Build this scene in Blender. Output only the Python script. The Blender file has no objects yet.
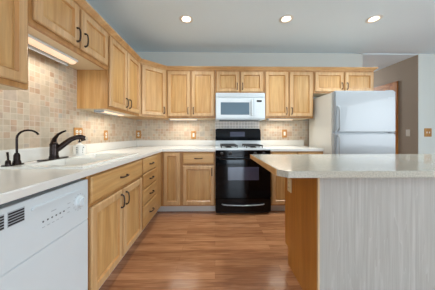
import bpy, bmesh, math, random
from mathutils import Vector, Matrix
random.seed(4)
PI = math.pi
COL = bpy.context.scene.collection
S = bpy.context.scene

# ------------------------------------------------------------------ camera
CX, CY, CZ = 0.0, -3.2304, 1.1183
cd = bpy.data.cameras.new('camera'); cam = bpy.data.objects.new('camera', cd); COL.objects.link(cam)
cd.sensor_width = 36.0; cd.lens = 185.0 / 435.0 * 36.0
cd.shift_x = (217.5 - 218.23) / 435.0; cd.shift_y = (134.27 - 145.0) / 435.0
cd.clip_start = 0.02
cam.location = (CX, CY, CZ); cam.rotation_euler = (PI / 2, 0, -0.0169)
S.camera = cam

# ------------------------------------------------------------------ world, lights, exposure
w = bpy.data.worlds.new('sky'); S.world = w; w.use_nodes = True
wn = w.node_tree.nodes; wl = w.node_tree.links
bg = wn['Background']; bg.inputs['Color'].default_value = (0.80, 0.90, 1.0, 1); bg.inputs['Strength'].default_value = 1.3
S.view_settings.view_transform = 'Standard'; S.view_settings.look = 'None'
S.view_settings.gamma = 1.0; S.view_settings.use_curve_mapping = False
S.view_settings.exposure = 0.27

def area_light(name, loc, rot, sx, sy, power, col=(1, 1, 1), parent=None, spread=PI):
    l = bpy.data.lights.new(name, 'AREA'); l.shape = 'RECTANGLE'; l.size = sx; l.size_y = sy
    l.energy = power; l.color = col; l.spread = spread
    o = bpy.data.objects.new(name, l); o.location = loc; o.rotation_euler = rot
    if parent: o.parent = parent
    COL.objects.link(o); return o
# daylight coming in through the glazing of the rear wall (behind the camera)
UP = math.radians(100)
area_light('daylight_patio_door', (1.25, -9.64, 1.1), (UP, 0, 0), 1.0, 2.1, 62, (0.66, 0.83, 1.0))
area_light('daylight_window_left', (-0.75, -9.64, 1.45), (UP, 0, 0), 1.1, 1.7, 42, (0.82, 0.92, 1.0))
area_light('daylight_window_right', (3.6, -9.64, 1.45), (UP, 0, 0), 1.5, 1.8, 40, (0.82, 0.92, 1.0))
area_light('added_side_daylight', (5.14, -4.4, 1.5), (0, math.radians(100), 0), 1.5, 2.2, 120, (0.82, 0.92, 1.0))  # unseen side window, added to light the left cabinets
CAN_POWER = 15; CAN_COL = (0.93, 0.985, 1.0)

# ------------------------------------------------------------------ materials
def lin(r, g, b):
    f = lambda c: (c / 255 / 12.92) if c / 255 <= 0.04045 else ((c / 255 + 0.055) / 1.055) ** 2.4
    return (f(r), f(g), f(b), 1)

def plain(name, rgb, rough=0.5, metal=0.0, coat=0.0, emit=None, es=0.0, bump=None, spec=None):
    m = bpy.data.materials.new(name); m.use_nodes = True
    nt = m.node_tree; b = nt.nodes['Principled BSDF']
    b.inputs['Base Color'].default_value = lin(*rgb); b.inputs['Roughness'].default_value = rough
    b.inputs['Metallic'].default_value = metal; b.inputs['Coat Weight'].default_value = coat
    if spec is not None: b.inputs['Specular IOR Level'].default_value = spec
    if emit: b.inputs['Emission Color'].default_value = lin(*emit); b.inputs['Emission Strength'].default_value = es
    # faint procedural variation on every surface
    tc = nt.nodes.new('ShaderNodeTexCoord'); no = nt.nodes.new('ShaderNodeTexNoise')
    no.inputs['Scale'].default_value = bump[0] if bump else 6.0
    nt.links.new(tc.outputs['Object'], no.inputs['Vector'])
    if bump:
        bp = nt.nodes.new('ShaderNodeBump'); bp.inputs['Strength'].default_value = bump[1]; bp.inputs['Distance'].default_value = 0.004
        nt.links.new(no.outputs['Fac'], bp.inputs['Height']); nt.links.new(bp.outputs['Normal'], b.inputs['Normal'])
    mx = nt.nodes.new('ShaderNodeMix'); mx.data_type = 'RGBA'
    c = lin(*rgb); mx.inputs[6].default_value = c; mx.inputs[7].default_value = tuple(v * 0.95 for v in c[:3]) + (1,)
    nt.links.new(no.outputs['Fac'], mx.inputs[0]); nt.links.new(mx.outputs[2], b.inputs['Base Color'])
    return m

def ramp(nt, stops):
    r = nt.nodes.new('ShaderNodeValToRGB'); e = r.color_ramp.elements
    while len(e) < len(stops): e.new(0.5)
    for k, (p, c) in enumerate(stops): e[k].position = p; e[k].color = lin(*c)
    return r

def wood(name, dark, mid, light, scale, rough=0.38, fine=True, world=False, coat=0.15, contrast=(0.3, 0.5, 0.72)):
    m = bpy.data.materials.new(name); m.use_nodes = True
    nt = m.node_tree; N = nt.nodes.new; Lk = nt.links.new; b = nt.nodes['Principled BSDF']
    tc = N('ShaderNodeTexCoord'); oi = N('ShaderNodeObjectInfo')
    off = N('ShaderNodeVectorMath'); off.operation = 'MULTIPLY_ADD'
    off.inputs[0].default_value = (7.1, 5.3, 9.7)
    cmb = N('ShaderNodeCombineXYZ')
    for i in range(3): Lk(oi.outputs['Random'], cmb.inputs[i])
    Lk(cmb.outputs[0], off.inputs[1]); Lk(tc.outputs['Object'], off.inputs[2])
    mp = N('ShaderNodeMapping'); mp.inputs['Scale'].default_value = scale
    Lk(off.outputs[0], mp.inputs['Vector'])
    n1 = N('ShaderNodeTexNoise'); n1.inputs['Scale'].default_value = 1.0; n1.inputs['Detail'].default_value = 4; n1.inputs['Distortion'].default_value = 0.9
    Lk(mp.outputs[0], n1.inputs['Vector'])
    r = ramp(nt, [(contrast[0], dark), (contrast[1], mid), (contrast[2], light)])
    Lk(n1.outputs['Fac'], r.inputs['Fac'])
    mp2 = N('ShaderNodeMapping'); mp2.inputs['Scale'].default_value = tuple(v * 5 for v in scale)
    Lk(off.outputs[0], mp2.inputs['Vector'])
    n2 = N('ShaderNodeTexNoise'); n2.inputs['Scale'].default_value = 1.0; n2.inputs['Detail'].default_value = 3
    Lk(mp2.outputs[0], n2.inputs['Vector'])
    mx = N('ShaderNodeMix'); mx.data_type = 'RGBA'; mx.blend_type = 'MULTIPLY'
    r2 = N('ShaderNodeMapRange'); r2.inputs[1].default_value = 0.35; r2.inputs[2].default_value = 0.65; r2.inputs[3].default_value = 0.90; r2.inputs[4].default_value = 1.03
    Lk(n2.outputs['Fac'], r2.inputs[0])
    mx.inputs[0].default_value = 1.0 if fine else 0.0
    Lk(r.outputs['Color'], mx.inputs[6]); Lk(r2.outputs[0], mx.inputs[7])
    Lk(mx.outputs[2], b.inputs['Base Color'])
    b.inputs['Roughness'].default_value = rough; b.inputs['Coat Weight'].default_value = coat; b.inputs['Coat Roughness'].default_value = 0.25
    return m

MAPLE = ((184, 138, 82), (198, 154, 97), (208, 169, 114))
M_DOOR = wood('honey_maple_vertical', *MAPLE, (16, 16, 1.1))
M_STILE = wood('pale_maple_door_frame', (190, 149, 100), (204, 165, 117), (214, 180, 136), (16, 16, 1.1))
M_BEVEL_SHADE = wood('amber_bevel_shade', (178, 126, 70), (192, 142, 84), (202, 156, 100), (16, 16, 1.1))  # inner door bevels: shading of the recess painted in as darker amber
M_FRAME_SHADE = wood('maple_face_frame_gap_shade', (166, 118, 66), (180, 132, 78), (192, 146, 92), (16, 16, 1.1))  # maple frame, darkened to paint in the shadow gaps around the fronts
M_RAIL = wood('honey_maple_horizontal', *MAPLE, (1.1, 16, 16))
M_OAK = wood('golden_oak_edge', (190, 142, 88), (204, 160, 107), (214, 175, 124), (1.5, 8, 8))
M_PANEL = wood('amber_end_panel', (172, 112, 40), (184, 124, 48), (192, 133, 57), (9, 9, 0.7), rough=0.42)
M_CASING = wood('red_oak_casing', (156, 92, 32), (176, 110, 42), (190, 126, 54), (8, 8, 1.2))
def m_ash():
    m = bpy.data.materials.new('grey_ash_panel'); m.use_nodes = True
    nt = m.node_tree; N = nt.nodes.new; Lk = nt.links.new; b = nt.nodes['Principled BSDF']
    tc = N('ShaderNodeTexCoord')
    def noise(scale, detail, dist):
        mp = N('ShaderNodeMapping'); mp.inputs['Scale'].default_value = scale; Lk(tc.outputs['Object'], mp.inputs['Vector'])
        n = N('ShaderNodeTexNoise'); n.inputs['Scale'].default_value = 1; n.inputs['Detail'].default_value = detail; n.inputs['Distortion'].default_value = dist
        Lk(mp.outputs[0], n.inputs['Vector']); return n.outputs['Fac']
    cath = noise((9.0, 9.0, 0.6), 3, 0.5); fine = noise((70, 70, 2.2), 3, 0.4); broad = noise((6, 6, 0.3), 1, 0)
    mu = N('ShaderNodeMath'); mu.operation = 'MULTIPLY'; mu.inputs[1].default_value = 11; Lk(cath, mu.inputs[0])
    fr = N('ShaderNodeMath'); fr.operation = 'FRACT'; Lk(mu.outputs[0], fr.inputs[0])
    r1 = ramp(nt, [(0.0, (186, 186, 181)), (0.14, (173, 171, 165)), (0.85, (169, 166, 160)), (1.0, (165, 161, 155))]); Lk(fr.outputs[0], r1.inputs['Fac'])
    r2 = ramp(nt, [(0.3, (158, 154, 148)), (0.5, (171, 169, 163)), (0.68, (187, 186, 181))]); Lk(fine, r2.inputs['Fac'])
    mx = N('ShaderNodeMix'); mx.data_type = 'RGBA'; Lk(broad, mx.inputs[0]); Lk(r1.outputs['Color'], mx.inputs[6]); Lk(r2.outputs['Color'], mx.inputs[7])
    mr = N('ShaderNodeMapRange'); mr.inputs[1].default_value = 0.3; mr.inputs[2].default_value = 0.7; mr.inputs[3].default_value = 0.1; mr.inputs[4].default_value = 0.9
    Lk(broad, mr.inputs[0]); Lk(mr.outputs[0], mx.inputs[0])
    Lk(mx.outputs[2], b.inputs['Base Color']); b.inputs['Roughness'].default_value = 0.6
    return m
M_GREYWOOD = m_ash()
M_WALL = plain('pale_grey_wall_paint', (204, 206, 200), 0.75, bump=(120, 0.05))
M_WALLW = plain('white_wall_paint', (214, 220, 216), 0.75, bump=(120, 0.05))
M_BROWNW = plain('taupe_wall_paint', (160, 147, 132), 0.75, bump=(120, 0.05))
M_UNDER = plain('almond_melamine_underside', (222, 206, 176), 0.5)
M_REAR = plain('dark_reflection_wall_paint', (92, 100, 110), 0.8, bump=(120, 0.05))  # unseen wall, coloured dark so the black oven front reflects less
M_CEIL = plain('ceiling_paint', (226, 243, 254), 0.85, bump=(90, 0.06))
M_WHITE = plain('white_appliance_enamel', (212, 221, 225), 0.28, coat=0.2)
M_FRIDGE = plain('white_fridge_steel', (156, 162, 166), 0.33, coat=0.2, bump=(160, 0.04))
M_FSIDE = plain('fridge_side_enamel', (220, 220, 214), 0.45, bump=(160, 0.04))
M_PORC = plain('white_porcelain', (236, 236, 230), 0.2, coat=0.4)
M_COUNTER = plain('white_laminate', (226, 225, 219), 0.26, coat=0.2)
M_BLACK = plain('black_glass_enamel', (5, 5, 7), 0.07, spec=0.22)
M_BLACKM = plain('black_matte_plastic', (20, 20, 22), 0.45)
M_IRON = plain('cast_iron', (26, 25, 25), 0.6)
M_BRONZE = plain('oil_rubbed_bronze', (44, 34, 31), 0.24, metal=0.75)
M_PULL = plain('dark_pewter_pull', (74, 62, 54), 0.36, metal=0.8)
M_GREY = plain('grey_vinyl_toe_kick', (216, 212, 206), 0.6)
M_DARK = plain('dark_gap', (28, 22, 18), 0.8)
M_LGREY = plain('light_grey_plastic', (172, 180, 186), 0.4)
M_MGREY = plain('mid_grey_plastic', (110, 116, 120), 0.45)
M_MWGLASS = plain('microwave_window_glass', (86, 108, 122), 0.2, coat=0.3)
M_OVENGLASS_REFL = plain('oven_glass_painted_reflection', (66, 68, 88), 0.06)  # base lightened towards lavender, a reflection painted into the glass
M_STEEL = plain('brushed_steel_bar', (150, 152, 156), 0.3, metal=0.9)
M_PLATE = wood('honey_oak_switch_plate', (168, 116, 54), (184, 132, 66), (196, 146, 80), (14, 14, 3))
M_DEVICE = plain('white_device_plastic', (232, 230, 222), 0.4)
M_BEIGE = plain('almond_plate_plastic', (232, 220, 188), 0.45)
M_TUBE = plain('lit_diffuser_warm', (255, 228, 200), 0.5, emit=(255, 222, 188), es=0.38)
M_BULB = plain('lit_bulb', (255, 250, 240), 0.5, emit=(255, 246, 232), es=9.0)
M_BAFFLE = plain('can_baffle', (226, 205, 178), 0.5)
M_TRIMW = plain('white_trim', (222, 224, 222), 0.45)

def m_floor():
    m = bpy.data.materials.new('cherry_laminate_planks'); m.use_nodes = True
    nt = m.node_tree; N = nt.nodes.new; Lk = nt.links.new; b = nt.nodes['Principled BSDF']
    tc = N('ShaderNodeTexCoord')
    br = N('ShaderNodeTexBrick'); br.offset = 0.37; br.offset_frequency = 2; br.squash = 1.0
    br.inputs['Scale'].default_value = 1.0; br.inputs['Brick Width'].default_value = 0.86; br.inputs['Row Height'].default_value = 0.072
    br.inputs['Mortar Size'].default_value = 0.0013; br.inputs['Mortar Smooth'].default_value = 0.3
    br.inputs['Color1'].default_value = lin(128, 83, 54); br.inputs['Color2'].default_value = lin(192, 139, 98); br.inputs['Mortar'].default_value = lin(84, 46, 28)
    Lk(tc.outputs['Object'], br.inputs['Vector'])
    mp = N('ShaderNodeMapping'); mp.inputs['Scale'].default_value = (2.6, 34, 1)
    Lk(tc.outputs['Object'], mp.inputs['Vector'])
    n = N('ShaderNodeTexNoise'); n.inputs['Scale'].default_value = 1.0; n.inputs['Detail'].default_value = 5; n.inputs['Distortion'].default_value = 1.4
    Lk(mp.outputs[0], n.inputs['Vector'])
    r = ramp(nt, [(0.28, (118, 73, 46)), (0.5, (167, 113, 76)), (0.72, (200, 150, 109))])
    Lk(n.outputs['Fac'], r.inputs['Fac'])
    mx = N('ShaderNodeMix'); mx.data_type = 'RGBA'; mx.inputs[0].default_value = 0.5
    Lk(br.outputs['Color'], mx.inputs[6]); Lk(r.outputs['Color'], mx.inputs[7])
    Lk(mx.outputs[2], b.inputs['Base Color'])
    b.inputs['Roughness'].default_value = 0.26; b.inputs['Coat Weight'].default_value = 0.3; b.inputs['Coat Roughness'].default_value = 0.13
    return m
M_FLOOR = m_floor()

def m_tile(name, axis, stops, big=0.09, thr=0.25, gw=0.022, gcol=(204, 193, 175)):
    """tumbled stone mosaic: 102 mm cells, some split into four 51 mm tiles; axis = the wall's horizontal axis"""
    m = bpy.data.materials.new(name); m.use_nodes = True
    nt = m.node_tree; N = nt.nodes.new; Lk = nt.links.new; b = nt.nodes['Principled BSDF']
    tc = N('ShaderNodeTexCoord'); sp = N('ShaderNodeSeparateXYZ'); Lk(tc.outputs['Object'], sp.inputs[0])
    def math_(op, a, c=None, d=None):
        n = N('ShaderNodeMath'); n.operation = op
        for i, v in enumerate((a, c, d)):
            if v is None: continue
            if isinstance(v, (int, float)): n.inputs[i].default_value = v
            else: Lk(v, n.inputs[i])
        return n.outputs[0]
    u = math_('DIVIDE', sp.outputs[axis], big); v = math_('DIVIDE', sp.outputs['Z'], big)
    fu = math_('FLOOR', u); fv = math_('FLOOR', v)
    c1 = N('ShaderNodeCombineXYZ'); Lk(fu, c1.inputs[0]); Lk(fv, c1.inputs[1])
    wn_ = N('ShaderNodeTexWhiteNoise'); wn_.noise_dimensions = '3D'; Lk(c1.outputs[0], wn_.inputs['Vector'])
    split = math_('ADD', math_('GREATER_THAN', wn_.outputs['Value'], thr), 1.0)     # 1 or 2
    u2 = math_('MULTIPLY', u, split); v2 = math_('MULTIPLY', v, split)
    fu2 = math_('FLOOR', u2); fv2 = math_('FLOOR', v2)
    c2 = N('ShaderNodeCombineXYZ'); Lk(fu2, c2.inputs[0]); Lk(fv2, c2.inputs[1]); Lk(split, c2.inputs[2])
    w2 = N('ShaderNodeTexWhiteNoise'); w2.noise_dimensions = '3D'; Lk(c2.outputs[0], w2.inputs['Vector'])
    r = ramp(nt, stops); Lk(w2.outputs['Value'], r.inputs['Fac'])
    # grout
    gu = math_('ABSOLUTE', math_('SUBTRACT', math_('FRACT', u2), 0.5)); gv = math_('ABSOLUTE', math_('SUBTRACT', math_('FRACT', v2), 0.5))
    g = math_('MAXIMUM', gu, gv)
    lim = math_('SUBTRACT', 0.5, math_('MULTIPLY', split, gw))
    grout = math_('GREATER_THAN', g, lim)
    no = N('ShaderNodeTexNoise'); no.inputs['Scale'].default_value = 22; no.inputs['Detail'].default_value = 4; Lk(tc.outputs['Object'], no.inputs['Vector'])
    mr = N('ShaderNodeMapRange'); mr.inputs[1].default_value = 0.3; mr.inputs[2].default_value = 0.7; mr.inputs[3].default_value = 0.88; mr.inputs[4].default_value = 1.06
    Lk(no.outputs['Fac'], mr.inputs[0])
    mm = N('ShaderNodeMix'); mm.data_type = 'RGBA'; mm.blend_type = 'MULTIPLY'; mm.inputs[0].default_value = 1
    Lk(r.outputs['Color'], mm.inputs[6]); Lk(mr.outputs[0], mm.inputs[7])
    mg = N('ShaderNodeMix'); mg.data_type = 'RGBA'; Lk(grout, mg.inputs[0]); Lk(mm.outputs[2], mg.inputs[6]); mg.inputs[7].default_value = lin(*gcol)
    Lk(mg.outputs[2], b.inputs['Base Color'])
    bp = N('ShaderNodeBump'); bp.inputs['Strength'].default_value = 0.5; bp.inputs['Distance'].default_value = 0.003; bp.invert = True
    Lk(grout, bp.inputs['Height']); Lk(bp.outputs['Normal'], b.inputs['Normal'])
    b.inputs['Roughness'].default_value = 0.5
    return m
TILE = [(0.0, (178, 150, 126)), (0.22, (194, 180, 158)), (0.45, (182, 169, 150)), (0.65, (198, 186, 165)), (0.84, (190, 162, 138)), (1.0, (178, 172, 160))]
M_TILE_L = m_tile('tumbled_stone_tile_side', 'Y', TILE, big=0.084)
M_TILE_B = m_tile('tumbled_stone_tile_back', 'X', TILE)
M_TILE_M = m_tile('pale_mosaic_tile', 'X', [(0.0, (186, 180, 173)), (0.5, (198, 192, 186)), (1.0, (188, 184, 183))], big=0.102, thr=-1.0, gw=0.04, gcol=(226, 222, 216))

def m_speckle():
    m = bpy.data.materials.new('speckled_grey_laminate'); m.use_nodes = True
    nt = m.node_tree; N = nt.nodes.new; Lk = nt.links.new; b = nt.nodes['Principled BSDF']
    tc = N('ShaderNodeTexCoord')
    n = N('ShaderNodeTexNoise'); n.inputs['Scale'].default_value = 120; n.inputs['Detail'].default_value = 5; n.inputs['Roughness'].default_value = 0.7
    Lk(tc.outputs['Object'], n.inputs['Vector'])
    r = ramp(nt, [(0.34, (156, 156, 148)), (0.48, (184, 181, 168)), (0.66, (200, 198, 187))])
    Lk(n.outputs['Fac'], r.inputs['Fac']); Lk(r.outputs['Color'], b.inputs['Base Color'])
    b.inputs['Roughness'].default_value = 0.16; b.inputs['Coat Weight'].default_value = 0.25; b.inputs['Coat Roughness'].default_value = 0.06
    return m
M_SPECK = m_speckle()

# ------------------------------------------------------------------ mesh helpers
def box(bm, x0, x1, y0, y1, z0, z1, bev=0.0, seg=2):
    vs = [bm.verts.new((x, y, z)) for z in (z0, z1) for y in (y0, y1) for x in (x0, x1)]
    fs = [(0, 2, 3, 1), (4, 5, 7, 6), (0, 1, 5, 4), (2, 6, 7, 3), (0, 4, 6, 2), (1, 3, 7, 5)]
    faces = [bm.faces.new([vs[i] for i in f]) for f in fs]
    if bev > 0:
        ed = list({e for f in faces for e in f.edges})
        bmesh.ops.bevel(bm, geom=ed, offset=bev, segments=seg, affect='EDGES', clamp_overlap=True)

def prism(bm, pts, z0, z1, bev=0.0):
    a = [bm.verts.new((x, y, z0)) for x, y in pts]; b = [bm.verts.new((x, y, z1)) for x, y in pts]
    n = len(pts)
    fs = [bm.faces.new(a[::-1]), bm.faces.new(b)]
    for i in range(n): fs.append(bm.faces.new((a[i], a[(i + 1) % n], b[(i + 1) % n], b[i])))
    if bev > 0:
        ed = list({e for f in fs[:2] for e in f.edges})
        bmesh.ops.bevel(bm, geom=ed, offset=bev, segments=2, affect='EDGES', clamp_overlap=True)

def tube(bm, pts, r, seg=10, rs=None, cap=True):
    pts = [Vector(p) for p in pts]; n = len(pts); rings = []
    t0 = (pts[1] - pts[0]).normalized()
    up = Vector((0, 0, 1)) if abs(t0.z) < 0.9 else Vector((1, 0, 0))
    nrm = t0.cross(up).normalized()
    for i, p in enumerate(pts):
        t = (pts[min(i + 1, n - 1)] - pts[max(i - 1, 0)]).normalized()
        nrm = (nrm - t * nrm.dot(t)).normalized(); bn = t.cross(nrm)
        rr = rs[i] if rs else r
        rings.append([bm.verts.new(p + (nrm * math.cos(2 * PI * k / seg) + bn * math.sin(2 * PI * k / seg)) * rr) for k in range(seg)])
    for a, b in zip(rings, rings[1:]):
        for k in range(seg): bm.faces.new((a[k], a[(k + 1) % seg], b[(k + 1) % seg], b[k]))
    if cap: bm.faces.new(rings[0][::-1]); bm.faces.new(rings[-1])

def lathe(bm, prof, c=(0, 0, 0), seg=24, axis='z', caps=True):
    rings = []
    for r, h in prof:
        ring = []
        for k in range(seg):
            a = 2 * PI * k / seg; u, v = r * math.cos(a), r * math.sin(a)
            if axis == 'z': p = (c[0] + u, c[1] + v, c[2] + h)
            elif axis == 'y': p = (c[0] + u, c[1] - h, c[2] + v)      # h grows towards -y
            else: p = (c[0] + h, c[1] + u, c[2] + v)
            ring.append(bm.verts.new(p))
        rings.append(ring)
    for a, b in zip(rings, rings[1:]):
        for k in range(seg): bm.faces.new((a[k], a[(k + 1) % seg], b[(k + 1) % seg], b[k]))
    if caps: bm.faces.new(rings[0][::-1]); bm.faces.new(rings[-1])

def cells(bm, xs, ys, filled, z0, z1):
    """slab over a grid of cells: faces only on the outside"""
    nx, ny = len(xs) - 1, len(ys) - 1
    V = {}
    def v(i, j, z):
        if (i, j, z) not in V: V[(i, j, z)] = bm.verts.new((xs[i], ys[j], z))
        return V[(i, j, z)]
    F = lambda i, j: 0 <= i < nx and 0 <= j < ny and filled(0.5 * (xs[i] + xs[i + 1]), 0.5 * (ys[j] + ys[j + 1]))
    for i in range(nx):
        for j in range(ny):
            if not F(i, j): continue
            bm.faces.new((v(i, j, z1), v(i + 1, j, z1), v(i + 1, j + 1, z1), v(i, j + 1, z1)))
            bm.faces.new((v(i, j + 1, z0), v(i + 1, j + 1, z0), v(i + 1, j, z0), v(i, j, z0)))
            if not F(i, j - 1): bm.faces.new((v(i, j, z0), v(i + 1, j, z0), v(i + 1, j, z1), v(i, j, z1)))
            if not F(i, j + 1): bm.faces.new((v(i + 1, j + 1, z0), v(i, j + 1, z0), v(i, j + 1, z1), v(i + 1, j + 1, z1)))
            if not F(i - 1, j): bm.faces.new((v(i, j + 1, z0), v(i, j, z0), v(i, j, z1), v(i, j + 1, z1)))
            if not F(i + 1, j): bm.faces.new((v(i + 1, j, z0), v(i + 1, j + 1, z0), v(i + 1, j + 1, z1), v(i + 1, j, z1)))

def obj(name, bm, mat, parent=None, smooth=False):
    bmesh.ops.recalc_face_normals(bm, faces=bm.faces[:])
    me = bpy.data.meshes.new(name); bm.to_mesh(me); bm.free(); me.materials.append(mat)
    if smooth:
        for p in me.polygons: p.use_smooth = True
        try: me.set_sharp_from_angle(angle=math.radians(40))
        except Exception: pass
    o = bpy.data.objects.new(name, me); COL.objects.link(o)
    if parent: o.parent = parent
    return o

def tag(o, label=None, cat=None, group=None, kind=None):
    if label: o['label'] = label
    if cat: o['category'] = cat
    if group: o['group'] = group
    if kind: o['kind'] = kind
    return o

def thing(name, label, cat, loc=(0, 0, 0), rz=0.0, group=None):
    o = bpy.data.objects.new(name, None); COL.objects.link(o); o.empty_display_size = 0.05
    o.location = loc; o.rotation_euler = (0, 0, rz)
    return tag(o, label, cat, group)

def B(*a, **k):
    bm = bmesh.new(); box(bm, *a, **k); return bm

def struct(name, bm, mat, label, cat, parent=None):
    o = obj(name, bm, mat, parent)
    if parent is None: tag(o, label, cat, None, 'structure')
    return o

# ------------------------------------------------------------------ room shell
LW = -1.373; ZC = 2.547; XWR = 2.61; XH = 3.608
HOLE = []      # recessed light positions
def unproj_z(px, py, z):
    dx = (px - 218.23) / 185.0; dz = -(py - 134.27) / 185.0
    a = 0.0169; X = dx * math.cos(a) + math.sin(a); Y = -dx * math.sin(a) + math.cos(a)
    t = (z - CZ) / dz
    return (CX + X * t, CY + Y * t)
LIGHTS = [unproj_z(186.3, 19.0, ZC), unproj_z(286.2, 18.8, ZC), unproj_z(374.0, 18.8, ZC)]
FILL_LIGHTS = [(-0.35, -4.6), (1.1, -4.6), (2.6, -4.6), (0.3, -3.2 + 0.0)]
FILL_LIGHTS = [(-0.3, -4.4), (1.1, -5.2), (2.4, -5.2), (4.3, -3.2), (3.6, -6.2), (0.2, -7.2)]  # unseen cans, added behind the camera and off to the side as fill

struct('floor', B(LW - 0.1, 5.2, -9.6, 3.6, -0.08, 0.0), M_FLOOR, 'reddish brown wood plank floor', 'floor')
bm = bmesh.new()
allL = LIGHTS + FILL_LIGHTS
xs = sorted({LW - 0.1, 5.2} | {round(x + s * 0.057, 4) for x, y in allL for s in (-1, 1)})
ys = sorted({-9.6, 0.0} | {round(y + s * 0.057, 4) for x, y in allL for s in (-1, 1)})
cells(bm, xs, ys, lambda x, y: not any(abs(x - a) < 0.056 and abs(y - b) < 0.056 for a, b in allL), ZC, ZC + 0.1)
struct('ceiling', bm, M_CEIL, 'flat pale grey ceiling with recessed lights', 'ceiling')
struct('ceiling_hall', B(XWR - 0.12, XH + 0.1, 0.0, 3.6, ZC - 0.012, ZC + 0.1), M_CEIL, 'hallway ceiling beyond the fridge', 'ceiling')
struct('wall_left', B(LW - 0.1, LW, -9.6, 0.1, 0, ZC), M_WALL, 'pale grey wall above the left cabinets', 'wall')
struct('wall_back', B(LW, XWR, 0.0, 0.12, 0, ZC), M_WALL, 'pale grey wall above the back cabinets', 'wall')
struct('wall_right', B(XH + 0.1, 5.2, 0.0, 0.12, 0, ZC), M_WALLW, 'white wall at right with the wooden switch plate', 'wall')
bm = bmesh.new()
box(bm, XH, XH + 0.1, 0.0, 3.6, 0, ZC)
struct('wall_hall', bm, M_BROWNW, 'taupe painted hallway wall with a door', 'wall')
struct('wall_corner', B(XH + 0.004, XH + 0.1, -0.004, 0.0, 0, ZC), M_WALLW, 'white corner return of the right wall', 'wall')
struct('wall_hall_end', B(XWR - 0.12, XH + 0.1, 3.5, 3.6, 0, ZC), M_BROWNW, 'taupe wall at the hallway end', 'wall')
struct('wall_hall_left', B(XWR - 0.12, XWR, 0.12, 3.5, 0, ZC), M_BROWNW, 'taupe left wall of the hallway', 'wall')
bm = bmesh.new(); box(bm, 5.1, 5.2, -9.6, -5.6, 0, ZC); box(bm, 5.1, 5.2, -3.2, 0.0, 0, ZC); box(bm, 5.1, 5.2, -5.6, -3.2, 0, 0.7); box(bm, 5.1, 5.2, -5.6, -3.2, 2.3, ZC)
struct('wall_far_right', bm, M_WALLW, 'white side wall out of frame', 'wall')
# rear wall with a patio door and two windows
bm = bmesh.new()
xs = [LW, -1.3, -0.2, 0.75, 1.75, 2.85, 4.35, 5.1]
for i in range(len(xs) - 1):
    a, b = xs[i], xs[i + 1]
    if i == 1: box(bm, a, b, -9.6, -9.5, 0, 0.55); box(bm, a, b, -9.6, -9.5, 2.3, ZC)
    elif i == 3: box(bm, a, b, -9.6, -9.5, 2.15, ZC)
    elif i == 5: box(bm, a, b, -9.6, -9.5, 0, 0.5); box(bm, a, b, -9.6, -9.5, 2.35, ZC)
    else: box(bm, a, b, -9.6, -9.5, 0, ZC)
struct('wall_rear', bm, M_REAR, 'rear wall with glazed door and windows', 'wall')
for n, (a, b, z0, z1) in enumerate([(-1.3, -0.2, 0.55, 2.3), (0.75, 1.75, 0.0, 2.15), (2.85, 4.35, 0.5, 2.35)]):
    bm = bmesh.new(); m_ = (a + b) / 2
    for q in (a, m_ - 0.03, b - 0.06): box(bm, q, q + 0.06, -9.57, -9.53, z0, z1)
    for q in (z0, z1 - 0.07): box(bm, a, b, -9.57, -9.53, q, q + 0.07)
    struct('door_2' if n == 1 else 'window_%d' % (1 if n == 0 else 2), bm, M_TRIMW, 'white framed glazing in the rear wall', 'window')

# tile behind the worktops (wall finish)
struct('trim_1', B(LW, LW + 0.008, -3.2, 0, 1.016, 1.76), M_TILE_L, 'tumbled beige stone tile on the left wall', 'tile')
bm = bmesh.new(); box(bm, LW + 0.008, 0.0, -0.008, 0, 1.016, 1.372); box(bm, 0.776, 1.66, -0.008, 0, 0.9, 1.372)
struct('trim_2', bm, M_TILE_B, 'tumbled stone tile on the back wall', 'tile')
struct('trim_3', B(0.0, 0.776, -0.008, 0, 0.9, 1.40), M_TILE_M, 'pale mosaic tile behind the range', 'tile')
# hallway door in its casing on the taupe wall: outer right edge y = 0.36
dr = struct('door_1', B(XH - 0.008, XH, 0.42, 1.24, 0.0, 2.10), M_CASING, 'oak door in the hallway', 'door')
tag(dr, kind='structure')
bm = bmesh.new()
box(bm, XH - 0.02, XH, 0.355, 0.42, 0, 2.10); box(bm, XH - 0.02, XH, 1.24, 1.305, 0, 2.10); box(bm, XH - 0.02, XH, 0.355, 1.305, 2.10, 2.165)
box(bm, XH - 0.026, XH - 0.02, 0.355, 0.372, 0, 2.148); box(bm, XH - 0.026, XH - 0.02, 1.288, 1.305, 0, 2.148); box(bm, XH - 0.026, XH - 0.02, 0.355, 1.305, 2.148, 2.165)
obj('door_casing', bm, M_CASING, dr)
bm = bmesh.new(); box(bm, XH - 0.014, XH, 0.12, 0.355, 0, 0.085, 0.003); box(bm, XH - 0.014, XH, 1.305, 3.5, 0, 0.085, 0.003)
struct('baseboard_hall', bm, M_CASING, 'oak baseboard of the hallway wall', 'baseboard')
struct('baseboard_right', B(XH + 0.0, 5.1, -0.016, -0.004, 0, 0.085, bev=0.003), M_CASING, 'oak baseboard of the white wall', 'baseboard')

# ------------------------------------------------------------------ cabinets
def pull(parent, x, z, y, vertical, L=0.1):
    bm = bmesh.new(); h = L / 2
    prof = [(-h, 0.0), (-h * 1.0, 0.014), (-h * 0.82, 0.025), (-h * 0.4, 0.029), (0, 0.030), (h * 0.4, 0.029), (h * 0.82, 0.025), (h, 0.014), (h, 0.0)]
    pts = [(x, y - o_, z + u) if vertical else (x + u, y - o_, z) for u, o_ in prof]
    rs = [0.009, 0.0068, 0.0058, 0.0054, 0.0052, 0.0054, 0.0058, 0.0068, 0.009]
    tube(bm, pts, 0.005, 8, rs)
    return obj('handle', bm, M_PULL, parent, True)

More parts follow.
